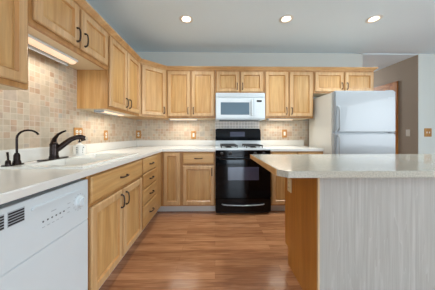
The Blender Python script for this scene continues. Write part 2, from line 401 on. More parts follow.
def ring_faces(bm, rects):
    R = [[bm.verts.new(p) for p in r] for r in rects]
    for a, b in zip(R, R[1:]):
        for k in range(4): bm.faces.new((a[k], a[(k + 1) % 4], b[(k + 1) % 4], b[k]))
    return R

def panel_front(root, name, x0, x1, z0, z1, y, mat, st=0.056, t=0.019, panel=True):
    """overlay front: framed with a recessed panel (door) or a plain slab with eased edges (drawer)"""
    def rc(i, yy): return [(x0 + i, yy, z0 + i), (x1 - i, yy, z0 + i), (x1 - i, yy, z1 - i), (x0 + i, yy, z1 - i)]
    y -= 0.003      # fronts stand 3 mm off the frame on their bumpers
    bm = bmesh.new()
    if panel:
        R = ring_faces(bm, [rc(0, y), rc(0, y - t + 0.006), rc(0.007, y - t), rc(st - 0.006, y - t), rc(st + 0.004, y - t + 0.013), rc(st + 0.005, y)])
        for k in range(4): bm.faces.new((R[-1][k], R[-1][(k + 1) % 4], R[0][(k + 1) % 4], R[0][k]))
        shade_faces = set()
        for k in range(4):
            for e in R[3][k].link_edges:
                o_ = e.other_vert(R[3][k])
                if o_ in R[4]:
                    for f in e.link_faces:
                        if all(v in R[3] or v in R[4] for v in f.verts): shade_faces.add(f)
        for f in bm.faces: f.material_index = 1 if f in shade_faces else 0
        o = obj(name, bm, mat, root); o.data.materials.append(M_BEVEL_SHADE)
        bm = bmesh.new(); s = st + 0.005
        R = ring_faces(bm, [rc(s, y), rc(s, y - 0.005), rc(s + 0.003, y - 0.0055), rc(s + 0.014, y - 0.0085)])
        bm.faces.new(R[-1]); bm.faces.new(R[0][::-1])
        obj('panel', bm, M_DOOR, o)
    else:
        R = ring_faces(bm, [rc(0, y), rc(0, y - t + 0.008), rc(0.006, y - t + 0.002), rc(0.012, y - t)])
        bm.faces.new(R[-1]); bm.faces.new(R[0][::-1])
        o = obj(name, bm, mat, root)
    return o

def cabinet(label, loc, rz, W, D, z0, z1, fronts, name='kitchen_cabinet', group=None, cat='cabinet', toe=0.0, endpanel=None, ff=0.019):
    """local frame: x along the run, back at y=0, front at y=-D; z measured from loc.z=0"""
    r = thing(name, label, cat, (loc[0], loc[1], z0), rz, group)
    H = z1 - z0
    e = 0.0006
    if name == 'sink_base_cabinet':
        bm = bmesh.new()
        for q in (e, W - 0.018 - e): box(bm, q, q + 0.018, -D + ff, -0.001, toe, H)
        box(bm, 0.018, W - 0.018, -D + ff, -0.001, toe, toe + 0.018); box(bm, 0.018, W - 0.018, -0.012, -0.001, toe + 0.018, H)
        obj('body', bm, M_DOOR, r)
    else:
        obj('body', B(e, W - e, -D + ff, -0.001, toe, H), M_DOOR, r)
    obj('face_frame', B(e, W - e, -D, -D + ff, toe, H), M_FRAME_SHADE, r)
    if name == 'wall_cabinet': obj('underside_panel', B(0.012, W - 0.012, -D + ff + 0.004, -0.012, -0.0012, 0.003), M_UNDER, r)
    if toe > 0: obj('toe_kick', B(e, W - e, -D + 0.075, -D + 0.09, 0, toe), M_GREY, r)
    for f in fronts:
        k = f[0]
        if k == 'door':
            _, x0, x1, a, b, side, hv = f
            d = panel_front(r, 'door', x0, x1, a - z0, b - z0, -D, M_STILE)
            if side:
                hx = x1 - 0.03 if side == 'r' else x0 + 0.03
                hz = (b - z0 - 0.085) if hv == 'top' else (a - z0 + 0.085)
                pull(d, hx, hz, -D - 0.019, True)
        else:
            _, x0, x1, a, b = f
            d = panel_front(r, 'drawer', x0, x1, a - z0, b - z0, -D, M_RAIL, panel=False)
            pull(d, (x0 + x1) / 2, (a + b) / 2 - z0, -D - 0.019, False)
    return r

UB, UT, US = 1.372, 2.134, 1.76          # upper bottoms, tops, short-cabinet bottom
BT = 0.876
# ---- left wall, base run (rotated +90 deg: local x -> world +y, local -y -> world +x)
Q = PI / 2
YS0, YS1, YS2 = -2.124, -1.3125, -0.829
YD = YS0 - 0.612
cabinet('honey maple base cabinet at the near end of the left worktop, outside the frame', (LW, -3.2), Q, YD + 3.2 - 0.002, 0.61, 0, BT,
        [('door', 0.02, YD + 3.2 - 0.02, 0.13, 0.68, 'r', 'top'), ('drawer', 0.02, YD + 3.2 - 0.02, 0.715, 0.86)], name='base_cabinet', group=None, toe=0.105)
W = YS1 - YS0
cabinet('maple sink base cabinet with wide top panel and two doors beside the dishwasher', (LW, YS0), Q, W, 0.61, 0, BT,
        [('drawer', 0.022, W - 0.018, 0.70, 0.86), ('door', 0.022, W / 2 - 0.009, 0.125, 0.675, 'r', 'top'), ('door', W / 2 + 0.009, W - 0.018, 0.125, 0.675, 'l', 'top')],
        name='sink_base_cabinet', toe=0.105)
W = YS2 - YS1
zz = [0.86, 0.695, 0.53, 0.36, 0.125]
cabinet('maple drawer cabinet with four stacked drawers by the inner corner', (LW, YS1), Q, W, 0.61, 0, BT,
        [('drawer', 0.018, W - 0.018, zz[i + 1] + (0.012 if i < 3 else 0), zz[i]) for i in range(4)], name='drawer_cabinet', toe=0.105)
# ---- corner base cabinet: L shaped, door facing the room
r = thing('corner_base_cabinet', 'maple corner base cabinet with one plain door under the worktop corner', 'cabinet', (LW, 0, 0))
def loc_pts(pts): return [(x - LW, y) for x, y in pts]
fx = LW + 0.61
bm = bmesh.new(); prism(bm, loc_pts([(LW + 0.001, -0.001), (LW + 0.001, YS2 + 0.001), (fx - 0.0005, YS2 + 0.001), (fx - 0.0005, -0.61 + 0.019), (-0.471, -0.61 + 0.019), (-0.471, -0.001)]), 0.105, BT)
obj('body', bm, M_DOOR, r)
obj('face_frame', B(fx - LW - 0.0005, -0.471 - LW, -0.61, -0.591, 0.105, BT), M_FRAME_SHADE, r)
bm = bmesh.new(); box(bm, fx - 0.075 - LW, -0.471 - LW, -0.535, -0.52, 0, 0.105); box(bm, fx - 0.09 - LW, fx - 0.075 - LW, YS2, -0.52, 0, 0.105)
obj('toe_kick', bm, M_GREY, r)
d = panel_front(r, 'door', -0.722 - LW, -0.492 - LW, 0.125, 0.86, -0.61, M_STILE)
# ---- back wall, base run
W = 0.47 + 0.004
cabinet('maple base cabinet with one drawer over one door left of the range', (-0.47, 0), 0, W, 0.61, 0, BT,
        [('drawer', 0.018, W - 0.02, 0.70, 0.86), ('door', 0.018, W - 0.02, 0.125, 0.675, 'r', 'top')], name='base_cabinet', toe=0.105)
W = 1.545 - 0.782
cabinet('maple base cabinet with drawers and doors between range and refrigerator', (0.782, 0), 0, W, 0.61, 0, BT,
        [('drawer', 0.02, W / 2 - 0.008, 0.70, 0.86), ('drawer', W / 2 + 0.008, W - 0.02, 0.70, 0.86),
         ('door', 0.02, W / 2 - 0.008, 0.125, 0.675, 'r', 'top'), ('door', W / 2 + 0.008, W - 0.02, 0.125, 0.675, 'l', 'top')], name='base_cabinet', toe=0.105)

# ---- uppers
YU1, YU2 = -2.155, -1.38
def two(W, a, b, hv='bot'): return [('door', 0.02, W / 2 - 0.012, a, b, 'r', hv), ('door', W / 2 + 0.012, W - 0.02, a, b, 'l', hv)]
W = YU1 + 2.78
cabinet('tall maple wall cabinet nearest the camera, cut by the left frame edge', (LW, -2.78), Q, W, 0.305, UB, UT, two(W, UB + 0.03, UT - 0.03), name='wall_cabinet', group=None)
W = YU2 - YU1
cabinet('short two-door maple wall cabinet above the sink with a lit lamp underneath', (LW, YU1), Q, W, 0.305, US - 0.007, UT, two(W, US + 0.028, UT - 0.03), name='wall_cabinet')
W = -0.61 - YU2
cabinet('tall two-door maple wall cabinet on left wall between sink and corner', (LW, YU2), Q, W, 0.305, UB, UT, two(W, UB + 0.03, UT - 0.03), name='wall_cabinet')
# diagonal corner
c0 = Vector((LW + 0.305, -0.61)); c1 = Vector((LW + 0.61, -0.305)); dl = (c1 - c0).length
r = thing('wall_cabinet', 'diagonal maple corner wall cabinet with a single door', 'cabinet', (c0.x, c0.y, UB), PI / 4)
inv = Matrix.Rotation(-PI / 4, 2)
pts = [tuple(inv @ (Vector(p) - c0)) for p in ((c0.x, c0.y + 0.0005), (c1.x - 0.0005, c1.y), (c1.x - 0.0005, -0.001), (LW + 0.001, -0.001), (LW + 0.001, c0.y + 0.0005))]
bm = bmesh.new(); prism(bm, pts, 0, UT - UB); obj('body', bm, M_DOOR, r)
d = panel_front(r, 'door', 0.03, dl - 0.03, 0.03, UT - UB - 0.03, -0.001, M_STILE)
pull(d, dl - 0.06, 0.115, -0.02, True)
W = 0.763 - 0.0
cabinet('tall two-door maple wall cabinet left of the microwave', (LW + 0.61, 0), 0, W + 0.004, 0.305, UB, UT, two(W, UB + 0.03, UT - 0.03), name='wall_cabinet')
cabinet('short two-door maple wall cabinet right above the microwave', (0.006, 0), 0, 0.768, 0.305, US, UT, two(0.768, US + 0.028, UT - 0.03), name='wall_cabinet')
W = 1.565 - 0.776
cabinet('tall two-door maple wall cabinet between microwave and refrigerator', (0.776, 0), 0, W, 0.305, UB, UT, two(W, UB + 0.03, UT - 0.03), name='wall_cabinet')
W = 2.545 - 1.567
cabinet('wide short maple wall cabinet above the refrigerator', (1.567, 0), 0, W, 0.305, US + 0.012, UT, two(W, US + 0.038, UT - 0.03), name='wall_cabinet')
# ---- crown moulding swept along the tops
path = [Vector((LW + 0.305, -2.78)), c0, c1, Vector((2.545, -0.305)), Vector((2.545, -0.002))]
prof = [(-0.018, 0.0), (0.004, 0.0), (0.010, 0.012), (0.034, 0.030), (0.040, 0.034), (0.040, 0.046), (-0.018, 0.046)]
bm = bmesh.new(); rings = []
for i, p in enumerate(path):
    ds = []
    if i > 0: ds.append((p - path[i - 1]).normalized())
    if i < len(path) - 1: ds.append((path[i + 1] - p).normalized())
    ns = [Vector((q.y, -q.x)) for q in ds]
    n = sum(ns, Vector((0, 0))).normalized(); n = n / max(0.3, n.dot(ns[0]))
    rings.append([bm.verts.new((p.x + n.x * o_, p.y + n.y * o_, UT + h_ - 0.0)) for o_, h_ in prof])
for a, b in zip(rings, rings[1:]):
    for k in range(len(prof)): bm.faces.new((a[k], a[(k + 1) % len(prof)], b[(k + 1) % len(prof)], b[k]))
bm.faces.new(rings[0][::-1]); bm.faces.new(rings[-1])
tag(obj('crown_molding', bm, M_OAK), 'golden oak crown moulding running along the cabinet tops', 'moulding')

# ------------------------------------------------------------------ worktops
CF = LW + 0.635
SX0, SX1, SY0, SY1 = LW + 0.075, LW + 0.585, -2.115, -1.315      # sink outline
r = thing('countertop', 'white laminate L-shaped worktop holding the sink', 'countertop', (LW, 0, BT))
bm = bmesh.new()
hx0, hx1, hy0, hy1 = SX0 + 0.03, SX1 - 0.03, SY0 + 0.03, SY1 - 0.03
cells(bm, [0, hx0 - LW, hx1 - LW, CF - LW, 0.006 - LW], [-3.2, hy0, hy1, -0.635, 0],
      lambda x, y: (x < CF - LW or y > -0.635) and not (hx0 - LW < x < hx1 - LW and hy0 < y < hy1), 0, 0.038)
obj('worktop', bm, M_COUNTER, r)
bm = bmesh.new(); box(bm, 0.0, 0.02, -3.2, 0, 0.038, 0.14, 0.004); box(bm, 0.02, 0.006 - LW, -0.02, 0, 0.038, 0.14, 0.004)
obj('backsplash_lip', bm, M_COUNTER, r)
bm = bmesh.new(); box(bm, CF - LW, CF - LW + 0.003, -3.2, -0.638, 0.001, 0.034, 0.001, 1); box(bm, CF - LW, 0.006 - LW, -0.638, -0.635, 0.001, 0.034, 0.001, 1)
obj('front_edge', bm, M_COUNTER, r)
r = thing('countertop', 'short white laminate worktop between range and refrigerator', 'countertop', (0.782, 0, BT))
obj('worktop', B(0, 1.55 - 0.782, -0.635, -0.009, 0, 0.038, bev=0.004), M_COUNTER, r)
obj('backsplash_lip', B(0, 1.55 - 0.782, -0.028, -0.009, 0.038, 0.14, bev=0.004), M_COUNTER, r)

# ------------------------------------------------------------------ sink
r = thing('kitchen_sink', 'white double-bowl drop-in sink set in the left worktop', 'sink', (SX0, SY0, 0.914))
sw, sl = SX1 - SX0, SY1 - SY0
bx0, bx1 = 0.10, sw - 0.045
bays = [(0.045, sl / 2 - 0.015), (sl / 2 + 0.015, sl - 0.045)]
bm = bmesh.new()
cells(bm, [0, bx0, bx1, sw], [0, bays[0][0], bays[0][1], bays[1][0], bays[1][1], sl], lambda x, y: not (bx0 < x < bx1 and any(a < y < b for a, b in bays)), 0.0, 0.011)
bmesh.ops.bevel(bm, geom=[e for e in bm.edges if all(v.co.z > 0.01 for v in e.verts) and len(e.link_faces) == 2 and abs(e.calc_face_angle(0)) > 1], offset=0.003, segments=1, affect='EDGES')
obj('rim', bm, M_PORC, r)
for a, b in bays:
    bm = bmesh.new(); dp = -0.18; i_ = 0.02
    def q(i, z): return [(bx0 + i, a + i, z), (bx1 - i, a + i, z), (bx1 - i, b - i, z), (bx0 + i, b - i, z)]
    R = ring_faces(bm, [q(0, 0.006), q(0.004, -0.01), q(0.02, dp + 0.02), q(0.04, dp), q(0.034, dp - 0.006), q(0.012, dp + 0.015), q(-0.003, -0.005), q(-0.003, 0.0)])
    bm.faces.new(R[3]); bm.faces.new(R[4][::-1])
    bw = obj('bowl', bm, M_PORC, r)
    bm = bmesh.new(); lathe(bm, [(0.04, dp + 0.0005), (0.04, dp + 0.003), (0.03, dp + 0.002)], ((bx0 + bx1) / 2, (a + b) / 2, 0)); obj('drain', bm, M_STEEL, bw, True)

# ------------------------------------------------------------------ faucets, soap
DZ = 0.925
fy, fxp = -1.775, LW + 0.125
r = thing('kitchen_faucet', 'dark bronze pull-out kitchen faucet with lever behind the sink', 'faucet', (fxp, fy, DZ))
bm = bmesh.new(); pts = []
for k in range(24):
    a = 2 * PI * k / 24; pts.append((0.028 * math.cos(a), 0.028 * math.sin(a) + (0.10 if math.sin(a) > 0 else -0.10)))
prism(bm, pts, 0, 0.009, 0.003); obj('base_plate', bm, M_BRONZE, r, True)
bm = bmesh.new(); lathe(bm, [(0.033, 0.009), (0.031, 0.02), (0.028, 0.03), (0.027, 0.10), (0.028, 0.115), (0.022, 0.13), (0.010, 0.137)]); obj('body', bm, M_BRONZE, r, True)
bm = bmesh.new()
sd = Vector((0.66, 0.75, 0)).normalized()
sp = [(0.0, 0.06), (0.03, 0.085), (0.07, 0.122), (0.105, 0.152), (0.14, 0.168), (0.172, 0.170), (0.196, 0.160)]
tube(bm, [(sd.x * a, sd.y * a, h) for a, h in sp], 0.02, 12, [0.022, 0.022, 0.021, 0.020, 0.020, 0.021, 0.020]); obj('spout', bm, M_BRONZE, r, True)
bm = bmesh.new(); tube(bm, [(sd.x * 0.183, sd.y * 0.183, 0.163), (sd.x * 0.19, sd.y * 0.19, 0.138)], 0.017, 12); obj('spray_head', bm, M_BRONZE, r, True)
bm = bmesh.new(); lv = [(0.0, 0.125), (0.008, 0.16), (0.03, 0.192), (0.06, 0.212), (0.085, 0.222)]
tube(bm, [(sd.x * a * 0.8 - 0.004, sd.y * a, h) for a, h in lv], 0.01, 8, [0.02, 0.014, 0.010, 0.008, 0.006]); obj('lever', bm, M_BRONZE, r, True)

wy = -2.035
r = thing('drinking_water_faucet', 'slim dark bronze gooseneck water tap at left frame edge', 'faucet', (LW + 0.115, wy, DZ))
bm = bmesh.new(); pts = []
for k in range(20):
    a = 2 * PI * k / 20; pts.append((0.026 * math.cos(a), 0.026 * math.sin(a) + (0.012 if math.sin(a) > 0 else -0.055)))
prism(bm, pts, 0, 0.008, 0.003); obj('base_plate', bm, M_BRONZE, r, True)
bm = bmesh.new(); lathe(bm, [(0.022, 0.008), (0.02, 0.02), (0.0165, 0.03), (0.016, 0.06), (0.010, 0.075)]); obj('body', bm, M_BRONZE, r, True)
bm = bmesh.new(); gd = Vector((0.75, 0.66, 0)).normalized(); P = [(0, 0.05), (0, 0.1), (0, 0.168)]
R_ = 0.052
for k in range(1, 10):
    a = PI - k * (PI * 0.86) / 9; P.append((R_ + R_ * math.cos(a), 0.168 + R_ * math.sin(a)))
tube(bm, [(gd.x * a, gd.y * a, h) for a, h in P], 0.0062, 10); obj('spout', bm, M_BRONZE, r, True)
bm = bmesh.new(); lathe(bm, [(0.014, 0.008), (0.012, 0.03), (0.008, 0.036)], (0, -0.05, 0), 14); tube(bm, [(0, -0.05, 0.03), (0, -0.05, 0.055), (0, -0.054, 0.085)], 0.005, 8, [0.005, 0.005, 0.006]); obj('lever', bm, M_BRONZE, r, True)

bm = bmesh.new()
r = thing('soap_bottle', 'white soap dispenser with printed label and dark pump behind the faucet', 'soap dispenser', (LW + 0.1, -1.47, DZ))
prism(bm, [(0.047 * math.copysign(abs(math.cos(2 * PI * k / 28)) ** 0.7, math.cos(2 * PI * k / 28)), 0.047 * math.copysign(abs(math.sin(2 * PI * k / 28)) ** 0.7, math.sin(2 * PI * k / 28))) for k in range(28)], 0, 0.096, 0.008)
lathe(bm, [(0.040, 0.094), (0.022, 0.104), (0.014, 0.108), (0.013, 0.116)], caps=True)
obj('bottle', bm, M_PORC, r, True)
bm = bmesh.new(); random.seed(9)
fdir = Vector((0.62, -0.785, 0)); sdv = Vector((0.785, 0.62, 0))
for row in range(4):
    u = -0.028
    while u < 0.024:
        l = random.uniform(0.004, 0.010)
        c = fdir * 0.046 + sdv * (u + l / 2); z = 0.072 - row * 0.016
        bb = bmesh.new(); box(bb, -0.0015, 0.0015, -l / 2, l / 2, -0.0045, 0.0045)
        me = bpy.data.meshes.new('t'); 
        bmesh.ops.transform(bb, matrix=Matrix.Translation((c.x, c.y, z)) @ Matrix.Rotation(math.atan2(fdir.y, fdir.x), 4, 'Z'), verts=bb.verts[:])
        bb.to_mesh(me); bb.free(); bm.from_mesh(me); bpy.data.meshes.remove(me)
        u += l + 0.004
obj('label_print', bm, M_MGREY, r)
bm = bmesh.new(); lathe(bm, [(0.014, 0.116), (0.014, 0.126), (0.006, 0.128), (0.005, 0.152), (0.012, 0.154), (0.012, 0.162)], seg=16); tube(bm, [(0, 0, 0.158), (0.02, -0.02, 0.158), (0.03, -0.03, 0.152)], 0.0045, 8)
obj('pump', bm, M_BRONZE, r, True)

# ------------------------------------------------------------------ dishwasher
r = thing('dishwasher', 'white built-in dishwasher under the left worktop', 'dishwasher', (LW, YD + 0.004, 0), Q)
W = 0.604; FD = 0.625
obj('tub', B(0.004, W - 0.004, -0.58, -0.02, 0.1, 0.862), M_MGREY, r)
obj('door', B(0, W, -FD, -0.58, 0.115, 0.6205, bev=0.003), M_WHITE, r)
cp = obj('control_panel', B(0, W, -FD, -0.58, 0.6215, 0.855, bev=0.003), M_WHITE, r)
obj('kick_plate', B(0, W, -0.55, -0.535, 0.0, 0.105), M_WHITE, r)
obj('grip_ridge', B(0.265, W - 0.03, -FD - 0.008, -FD + 0.002, 0.806, 0.818, bev=0.003), M_WHITE, cp)
yv0 = YD + 0.004
for (a, b) in ((-2.552, -2.492), (-2.622, -2.562)):
    g = obj('vent', B(a - yv0, b - yv0, -FD - 0.0012, -FD + 0.001, 0.781, 0.836), M_LGREY, cp)
    bm = bmesh.new()
    for k in range(5): box(bm, a - yv0 + 0.002, b - yv0 - 0.002, -FD - 0.002, -FD - 0.0011, 0.784 + k * 0.0102, 0.7905 + k * 0.0102)
    obj('slot', bm, M_BLACKM, cp)
for k in range(6):
    xx = 0.315 + k * 0.022
    obj('button', B(xx, xx + 0.006, -FD - 0.004, -FD, 0.735, 0.742, bev=0.001), M_MGREY, cp)
for k in range(5): obj('printed_legend', B(0.315 + k * 0.024, 0.327 + k * 0.024, -FD - 0.0012, -FD, 0.712, 0.715), M_LGREY, cp)
obj('printed_legend', B(0.36, 0.385, -FD - 0.0012, -FD, 0.764, 0.768), M_LGREY, cp)
for k in range(3): obj('printed_legend', B(0.452, 0.464 + 0.003 * k, -FD - 0.0012, -FD, 0.72 + k * 0.022, 0.723 + k * 0.022), M_LGREY, cp)
bm = bmesh.new()
for k in range(14):
    a = 2 * PI * k / 14; cx_, cz_ = 0.533 + 0.043 * math.cos(a), 0.747 + 0.043 * math.sin(a)
    box(bm, cx_ - 0.003, cx_ + 0.003, -FD - 0.0012, -FD, cz_ - 0.0015, cz_ + 0.0015)
obj('dial_scale', bm, M_LGREY, cp)
bm = bmesh.new(); lathe(bm, [(0.033, 0), (0.033, 0.004), (0.026, 0.008), (0.024, 0.02), (0.020, 0.022)], (0.533, -FD + 0.001, 0.747), 28, 'y'); box(bm, 0.529, 0.537, -FD - 0.028, -FD - 0.018, 0.725, 0.769, 0.002)
obj('dial', bm, M_WHITE, cp, True)

# ------------------------------------------------------------------ range
RX = 0.007; RW = 0.772
r = thing('gas_range', 'black freestanding gas range with white cooktop between the base cabinets', 'stove', (RX, 0, 0))
obj('body', B(0.003, RW - 0.003, -0.60, -0.02, 0.03, 0.895), M_BLACKM, r)
obj('foot_rail', B(0.01, RW - 0.01, -0.60, -0.56, 0.0, 0.03), M_BLACKM, r)
obj('drawer', B(0.002, RW - 0.002, -0.672, -0.60, 0.035, 0.228, bev=0.006), M_BLACK, r)
dw = r.children[-1] if r.children else r
dw = [c for c in bpy.data.objects if c.parent == r and c.name.startswith('drawer')][0]
bm = bmesh.new()
tube(bm, [(0.09, -0.670, 0.150), (0.10, -0.692, 0.152), (0.16, -0.698, 0.146), (0.38, -0.700, 0.138), (0.60, -0.698, 0.146), (0.66, -0.692, 0.152), (0.67, -0.670, 0.150)], 0.008, 10)
obj('handle', bm, M_STEEL, dw, True)
RK = math.radians(2.4)      # oven front tilted so its glass catches the rear door's reflection
def rake(bm): bmesh.ops.transform(bm, matrix=Matrix.Translation((0, -0.655, 0.80)) @ Matrix.Rotation(-RK, 4, 'X') @ Matrix.Translation((0, 0.655, -0.80)), verts=bm.verts[:]); return bm
dd = obj('oven_door', rake(B(0.002, RW - 0.002, -0.655, -0.605, 0.237, 0.80, bev=0.006)), M_BLACK, r)
obj('window', rake(B(0.17, RW - 0.17, -0.6575, -0.654, 0.48, 0.66, bev=0.0008, seg=1)), M_OVENGLASS_REFL, dd)
bm = bmesh.new(); tube(bm, [(0.05, -0.654, 0.775), (0.06, -0.690, 0.777), (0.12, -0.698, 0.777), (0.64, -0.698, 0.777), (0.70, -0.690, 0.777), (0.71, -0.654, 0.775)], 0.011, 10)
obj('handle', bm, M_BLACK, dd, True)
cp = obj('control_panel', B(0.002, RW - 0.002, -0.650, -0.60, 0.806, 0.893, bev=0.004), M_BLACK, r)
for kx in (0.085, 0.205, 0.553, 0.673):
    bm = bmesh.new(); lathe(bm, [(0.024, 0), (0.024, 0.006), (0.019, 0.01), (0.018, 0.028), (0.014, 0.031)], (kx, -0.649, 0.85), 20, 'y'); box(bm, kx - 0.004, kx + 0.004, -0.686, -0.676, 0.835, 0.868, 0.001)
    obj('knob', bm, M_BLACKM, cp, True)
ct = obj('cooktop', B(-0.002, RW + 0.002, -0.655, -0.075, 0.895, 0.918, bev=0.005), M_WHITE, r)
for gx in (0.085, 0.455):
    bm = bmesh.new(); x1 = gx + 0.23
    for a, b in ((-0.53, -0.14),):
        for xx in (gx, x1): tube(bm, [(xx, a, 0.952), (xx, b, 0.951)], 0.0105, 6)
        for yy in (a, (a + b) / 2, b): tube(bm, [(gx, yy, 0.952), (x1, yy, 0.951)], 0.0105, 6)
        for yc in (a + 0.0975, b - 0.0975):
            for k in range(4):
                t = k * PI / 2; cx_ = gx + 0.115
                tube(bm, [(cx_ + 0.108 * math.cos(t), yc + 0.092 * math.sin(t), 0.953), (cx_ + 0.035 * math.cos(t), yc + 0.035 * math.sin(t), 0.953)], 0.010, 6)
        for xx in (gx, x1):
            for yy in (a, (a + b) / 2, b): tube(bm, [(xx, yy, 0.918), (xx, yy, 0.953)], 0.007, 6)
    obj('grate', bm, M_IRON, ct)
    for yc in (-0.4325, -0.2375):
        bm = bmesh.new(); lathe(bm, [(0.05, 0.918), (0.05, 0.924), (0.036, 0.926), (0.036, 0.940), (0.030, 0.944)], (gx + 0.115, yc, 0), 20); obj('burner', bm, M_IRON, ct, True)
obj('riser', B(0.0, RW, -0.075, -0.02, 0.895, 1.012, bev=0.004), M_WHITE, r)
bm = bmesh.new()
xs_ = [(0.0, 1.0), (0.0, 0.80), (0.012, 0.95), (0.035, 1.0)]
def bgp(u, t): return (u, -0.086 + 0.018 * t, 1.012 + 0.203 * t)
out = [(0.0, 0.0), (RW, 0.0), (RW, 0.84), (RW - 0.008, 0.94), (RW - 0.03, 1.0), (0.025, 1.0), (0.006, 0.95), (0.0, 0.86)]
v0 = [bm.verts.new(bgp(u, t)) for u, t in out]; v1 = [bm.verts.new((u, -0.02, 1.012 + 0.203 * t)) for u, t in out]
bm.faces.new(v0); bm.faces.new(v1[::-1])
for k in range(len(out)): bm.faces.new((v0[k], v0[(k + 1) % len(out)], v1[(k + 1) % len(out)], v1[k]))
bg_ = obj('backguard', bm, M_BLACK, r)
bm = bmesh.new()
me_ = Matrix.Rotation(0.105, 4, 'X')
box(bm, 0.25, 0.50, -0.0015, 0.0015, -0.035, 0.045)
bmesh.ops.transform(bm, matrix=Matrix.Translation((0, -0.0775, 1.115)) @ Matrix.Rotation(-0.0885, 4, 'X'), verts=bm.verts[:])
obj('clock_display', bm, M_OVENGLASS_REFL, bg_)

# ------------------------------------------------------------------ microwave
r = thing('microwave', 'white over-the-range microwave with grey window mounted under the short cabinet', 'microwave', (0.0105, 0, 1.345))
W, H = 0.760, 0.412; FD = 0.385
obj('body', B(0, W, -FD, -0.009, 0, H, bev=0.004), M_WHITE, r)
dd = obj('door', B(0.003, 0.578, -FD - 0.022, -FD, 0.018, 0.335, bev=0.006), M_WHITE, r)
obj('window', B(0.075, 0.512, -FD - 0.0235, -FD - 0.02, 0.072, 0.262, bev=0.001, seg=1), M_MWGLASS, dd)
bm = bmesh.new(); tube(bm, [(0.553, -FD - 0.02, 0.06), (0.553, -FD - 0.045, 0.07), (0.553, -FD - 0.048, 0.18), (0.553, -FD - 0.045, 0.29), (0.553, -FD - 0.02, 0.30)], 0.011, 10)
obj('handle', bm, M_WHITE, dd, True)
cp = obj('control_panel', B(0.583, W - 0.003, -FD - 0.018, -FD, 0.018, 0.335, bev=0.005), M_WHITE, r)
obj('display', B(0.628, 0.705, -FD - 0.0195, -FD - 0.017, 0.268, 0.298), M_BLACKM, cp)
for i in range(4):
    for j in range(3):
        xx, z_ = 0.622 + j * 0.034, 0.06 + i * 0.045
        obj('button', B(xx, xx + 0.026, -FD - 0.0195, -FD - 0.017, z_, z_ + 0.032, bev=0.0006, seg=1), plain('keypad_white', (214, 220, 222), 0.4) if (i, j) == (0, 0) else bpy.data.materials['keypad_white'], cp)
g = obj('vent_grille', B(0.003, W - 0.003, -FD - 0.014, -FD, 0.342, H - 0.003, bev=0.004), M_WHITE, r)
bm = bmesh.new()
for k in range(4): box(bm, 0.03, W - 0.03, -FD - 0.0155, -FD - 0.013, 0.352 + k * 0.014, 0.3545 + k * 0.014)
obj('slot', bm, M_LGREY, g)
obj('bottom_vent', B(0.06, W - 0.06, -FD + 0.03, -0.1, -0.006, 0.001), M_MGREY, r)

# ------------------------------------------------------------------ refrigerator
FX = 1.618; FW = 0.848
r = thing('refrigerator', 'white top-freezer refrigerator beside the back worktop', 'refrigerator', (FX, -0.06, 0))
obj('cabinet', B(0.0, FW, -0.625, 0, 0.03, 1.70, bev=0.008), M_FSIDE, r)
obj('kick_grille', B(0.02, FW - 0.02, -0.63, -0.60, 0.0, 0.09), M_LGREY, r)
obj('gasket', B(0.012, FW - 0.012, -0.634, -0.6245, 0.1, 1.69), M_LGREY, r)
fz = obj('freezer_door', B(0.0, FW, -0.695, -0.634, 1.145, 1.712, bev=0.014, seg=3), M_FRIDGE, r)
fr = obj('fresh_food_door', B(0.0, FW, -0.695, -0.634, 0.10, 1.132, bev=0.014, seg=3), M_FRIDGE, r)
def fh(z0, z1, par):
    bm = bmesh.new()
    tube(bm, [(0.045, -0.692, z0), (0.045, -0.722, z0 + 0.02), (0.045, -0.728, z0 + 0.06), (0.045, -0.728, z1 - 0.06), (0.045, -0.722, z1 - 0.02), (0.045, -0.692, z1)], 0.011, 10)
    obj('handle', bm, M_FRIDGE, par, True)
fh(1.165, 1.50, fz); fh(0.72, 1.11, fr)
obj('badge', B(FW - 0.115, FW - 0.04, -0.6965, -0.694, 1.605, 1.618), M_LGREY, fz)
for zz_ in (1.712,): obj('hinge_cover', B(FW - 0.12, FW - 0.02, -0.68, -0.58, 1.70, 1.722, bev=0.004), M_FRIDGE, r)
obj('mid_hinge', B(FW - 0.06, FW - 0.005, -0.69, -0.634, 1.1325, 1.1445), M_MGREY, r)

# ------------------------------------------------------------------ island
IX, IY0, IY1, IR = 0.3605, -1.349, -2.214, 2.55
r = thing('kitchen_island', 'island with speckled laminate top, grey wood front and amber end panel', 'island', (IX, IY1, 0))
bm = bmesh.new()
ch = 0.045
pts = [(0.0, 0.056), (ch, 0.0), (IR - IX, 0.0), (IR - IX, IY0 - IY1), (0.0, IY0 - IY1)]
prism(bm, pts, 0.876, 0.914, 0.0025); tp = obj('worktop', bm, M_SPECK, r)
bm = bmesh.new(); box(bm, -0.004, 0.0, 0.057, IY0 - IY1, 0.874, 0.9135, 0.0015); box(bm, -0.004, IR - IX, IY0 - IY1, IY0 - IY1 + 0.004, 0.874, 0.9135, 0.0015)
obj('edge_banding', bm, M_OAK, tp)
b0x = 0.63 - IX; by0 = -2.108 - IY1; by1 = -1.574 - IY1
bm = bmesh.new(); box(bm, b0x + 0.018, IR - 0.03 - IX, by0 + 0.012, by1, 0.145, 0.876); box(bm, b0x + 0.018, IR - 0.03 - IX, by0 + 0.012, by1 - 0.07, 0, 0.145)
obj('body', bm, M_DOOR, r)
bm = bmesh.new()
